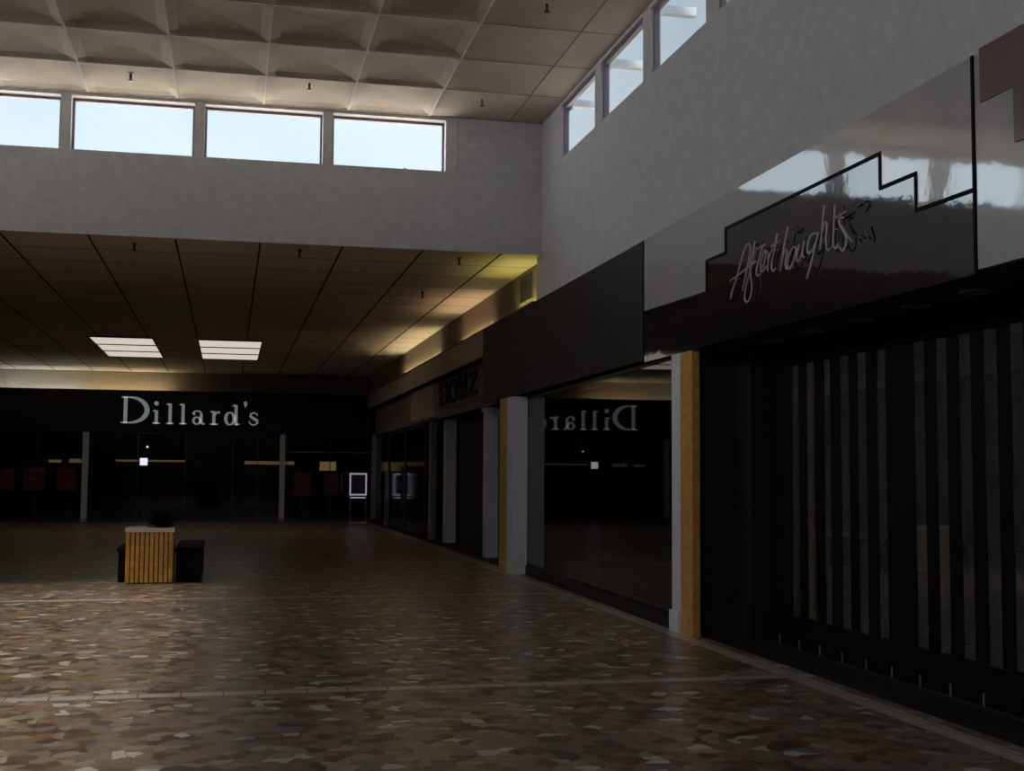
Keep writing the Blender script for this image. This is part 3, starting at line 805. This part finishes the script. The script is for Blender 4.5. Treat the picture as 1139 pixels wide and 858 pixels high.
# sprinklers
def sprinkler(z, lab, loc):
    t = thing('sprinkler', lab, 'sprinkler', (loc[0], loc[1], z), 'ceiling sprinkler heads')
    x, y = loc
    obj('escutcheon', cyl(bmesh.new(), (x, y, z), .045, .03, -.012, 0, 16), M['rib'] if z > 6 else M['dark_metal'], t)
    obj('body', cyl(bmesh.new(), (x, y, z), .014, .018, -.10, -.012, 10), M['dark_metal'], t)
    obj('deflector', cyl(bmesh.new(), (x, y, z), .035, .035, -.112, -.10, 14), M['dark_metal'], t)
sprinkler(ZC + .075, 'sprinkler on the coffered ceiling above the second full window pane', (-1.43, 17.70))
sprinkler(ZC + .075, 'sprinkler on the coffered ceiling above the third window pane', (.99, 17.53))
sprinkler(ZC + .03, 'sprinkler on the flat ceiling by the window corner', (3.46, 17.53))
sprinkler(ZC + .03, 'sprinkler on the flat ceiling nearest the upper picture edge', (3.46, 13.72))
sprinkler(ZL, 'sprinkler on the low ceiling above the pale letter D', (-1.42, 19.05))
sprinkler(ZL, 'sprinkler on the low ceiling above the second ceiling light', (.97, 18.98))
sprinkler(ZL, 'sprinkler on the yellow lit patch of low ceiling', (3.42, 19.05))
sprinkler(ZL, 'sprinkler on the tan lit patch of low ceiling', (3.42, 22.85))

# ---------------------------------------------------------------- planter, plant, benches
PX0, PX1, PY0, PY1, PH = -1.42, -.755, 19.0, 19.66, .80
B = thing('planter', 'square slatted wooden planter box with pale stone cap', 'planter', ((PX0 + PX1) / 2, (PY0 + PY1) / 2, 0))
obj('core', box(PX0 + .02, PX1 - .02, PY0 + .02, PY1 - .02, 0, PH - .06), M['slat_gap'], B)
n = 10; d = (PX1 - PX0) / n
for k in range(n):
    for yy in (PY0, PY1 - .025):
        obj('slat', box(PX0 + d * k + .006, PX0 + d * (k + 1) - .008, yy, yy + .025, .015, PH - .06), M['slat'], B, bevel=.004)
for k in range(1, n - 1):
    for xx in (PX0 - .004, PX1 - .021):
        obj('slat', box(xx, xx + .025, PY0 + d * k + .006, PY0 + d * (k + 1) - .006, .015, PH - .06), M['slat'], B, bevel=.004)
e = .012
obj('cap', boxes((PX0 - e, PX1 + e, PY0 - e, PY0 + .09, PH - .06, PH), (PX0 - e, PX1 + e, PY1 - .09, PY1 + e, PH - .06, PH),
                 (PX0 - e, PX0 + .09, PY0 + .09, PY1 - .09, PH - .06, PH), (PX1 - .09, PX1 + e, PY0 + .09, PY1 - .09, PH - .06, PH)), M['capstone'], B)
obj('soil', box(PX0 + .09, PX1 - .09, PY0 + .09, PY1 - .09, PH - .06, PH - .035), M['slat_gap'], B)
bm = bmesh.new()
for k in range(420):
    a, h, r = random.uniform(0, 2 * PI), random.random() ** 1.2 * .20, random.random() * .17
    c = Vector((-.95 + r * math.cos(a) * (1 - h * 2.2), 19.36 + r * math.sin(a), PH - .02 + h))
    dr = Vector((math.cos(a), math.sin(a), random.uniform(-.2, .7))).normalized(); sd = dr.cross(Vector((0, 0, 1))).normalized()
    ln, wd = random.uniform(.05, .10), random.uniform(.014, .024)
    v = [bm.verts.new(c), bm.verts.new(c + dr * ln * .5 + sd * wd + Vector((0, 0, .008))), bm.verts.new(c + dr * ln), bm.verts.new(c + dr * ln * .5 - sd * wd + Vector((0, 0, .008)))]
    bm.faces.new(v)
pl = thing('plant', 'low dark leafy plant growing in the slatted planter', 'plant', (-.95, 19.36, PH - .035))
obj('foliage', bm, M['leaf'], pl)
bm = bmesh.new()
for k in range(7):
    a = k * .9
    tube(bm, [(-.95, 19.36, PH - .034), (-.95 + .05 * math.cos(a), 19.36 + .05 * math.sin(a), PH + .03), (-.95 + .10 * math.cos(a), 19.36 + .10 * math.sin(a), PH + .10)], .006, 5)
obj('stem', bm, M['leaf'], pl)

def bench(x0, x1, y0, y1, lab):
    t = thing('bench', lab, 'bench', ((x0 + x1) / 2, (y0 + y1) / 2, 0))
    obj('seat', box(x0, x1, y0, y1, .44, .50), M['bench'], t, bevel=.01)
    for yy in (y0 + .04, y1 - .12):
        obj('leg', box(x0 + .02, x1 - .02, yy, yy + .08, 0, .44), M['bench'], t)
    obj('apron', boxes((x0 + .02, x0 + .05, y0 + .12, y1 - .12, .06, .44), (x1 - .05, x1 - .02, y0 + .12, y1 - .12, .06, .44)), M['bench'], t)
bench(-.745, -.345, 19.25, 21.4, 'black bench with wide end showing beside the planter')
bench(-1.56, -1.435, 19.25, 21.4, 'black bench mostly hidden behind the planter, a narrow strip showing')

# ---------------------------------------------------------------- outside
for y, lab in ((17.3, 'grey roof bracket outside the window in the corner'), (15.45, 'grey roof bracket outside the second side window'), (13.5, 'grey roof bracket outside the third side window'),
               (11.52, 'grey roof bracket outside the side window cut by the picture top')):
    t = thing('roof_bracket', lab, 'bracket', (4.72, y, 6.98), 'roof brackets outside the side windows')
    obj('arm', box(4.74, 5.18, y - .05, y + .05, 6.93, 7.03), M['bracket'], t)
    obj('wall_plate', box(4.72, 4.74, y - .09, y + .09, 6.88, 7.08), M['bracket'], t)

tr = thing('tree', 'tiny treetop just above the sill of the far window by the plain corner wall', 'tree', (8.2, 60, 0))
obj('trunk', cyl(bmesh.new(), (8.2, 60, 0), .28, .08, 0, 15.6, 10), M['bark'], tr)
bm = bmesh.new()
for k in range(500):
    a, b_ = random.uniform(0, 2 * PI), random.uniform(-1, 1)
    r = random.random() ** .4
    c = Vector((8.2 + 1.7 * r * math.cos(a) * math.sqrt(1 - b_ * b_), 60 + 1.7 * r * math.sin(a) * math.sqrt(1 - b_ * b_), 14.2 + 2.3 * r * b_))
    d1 = Vector((random.uniform(-1, 1), random.uniform(-1, 1), random.uniform(-1, 1))).normalized(); d2 = d1.orthogonal().normalized()
    s = random.uniform(.12, .25)
    bm.faces.new([bm.verts.new(c + d1 * s), bm.verts.new(c + d2 * s * .5), bm.verts.new(c - d1 * s), bm.verts.new(c - d2 * s * .5)])
obj('crown', bm, M['leaf'], tr)
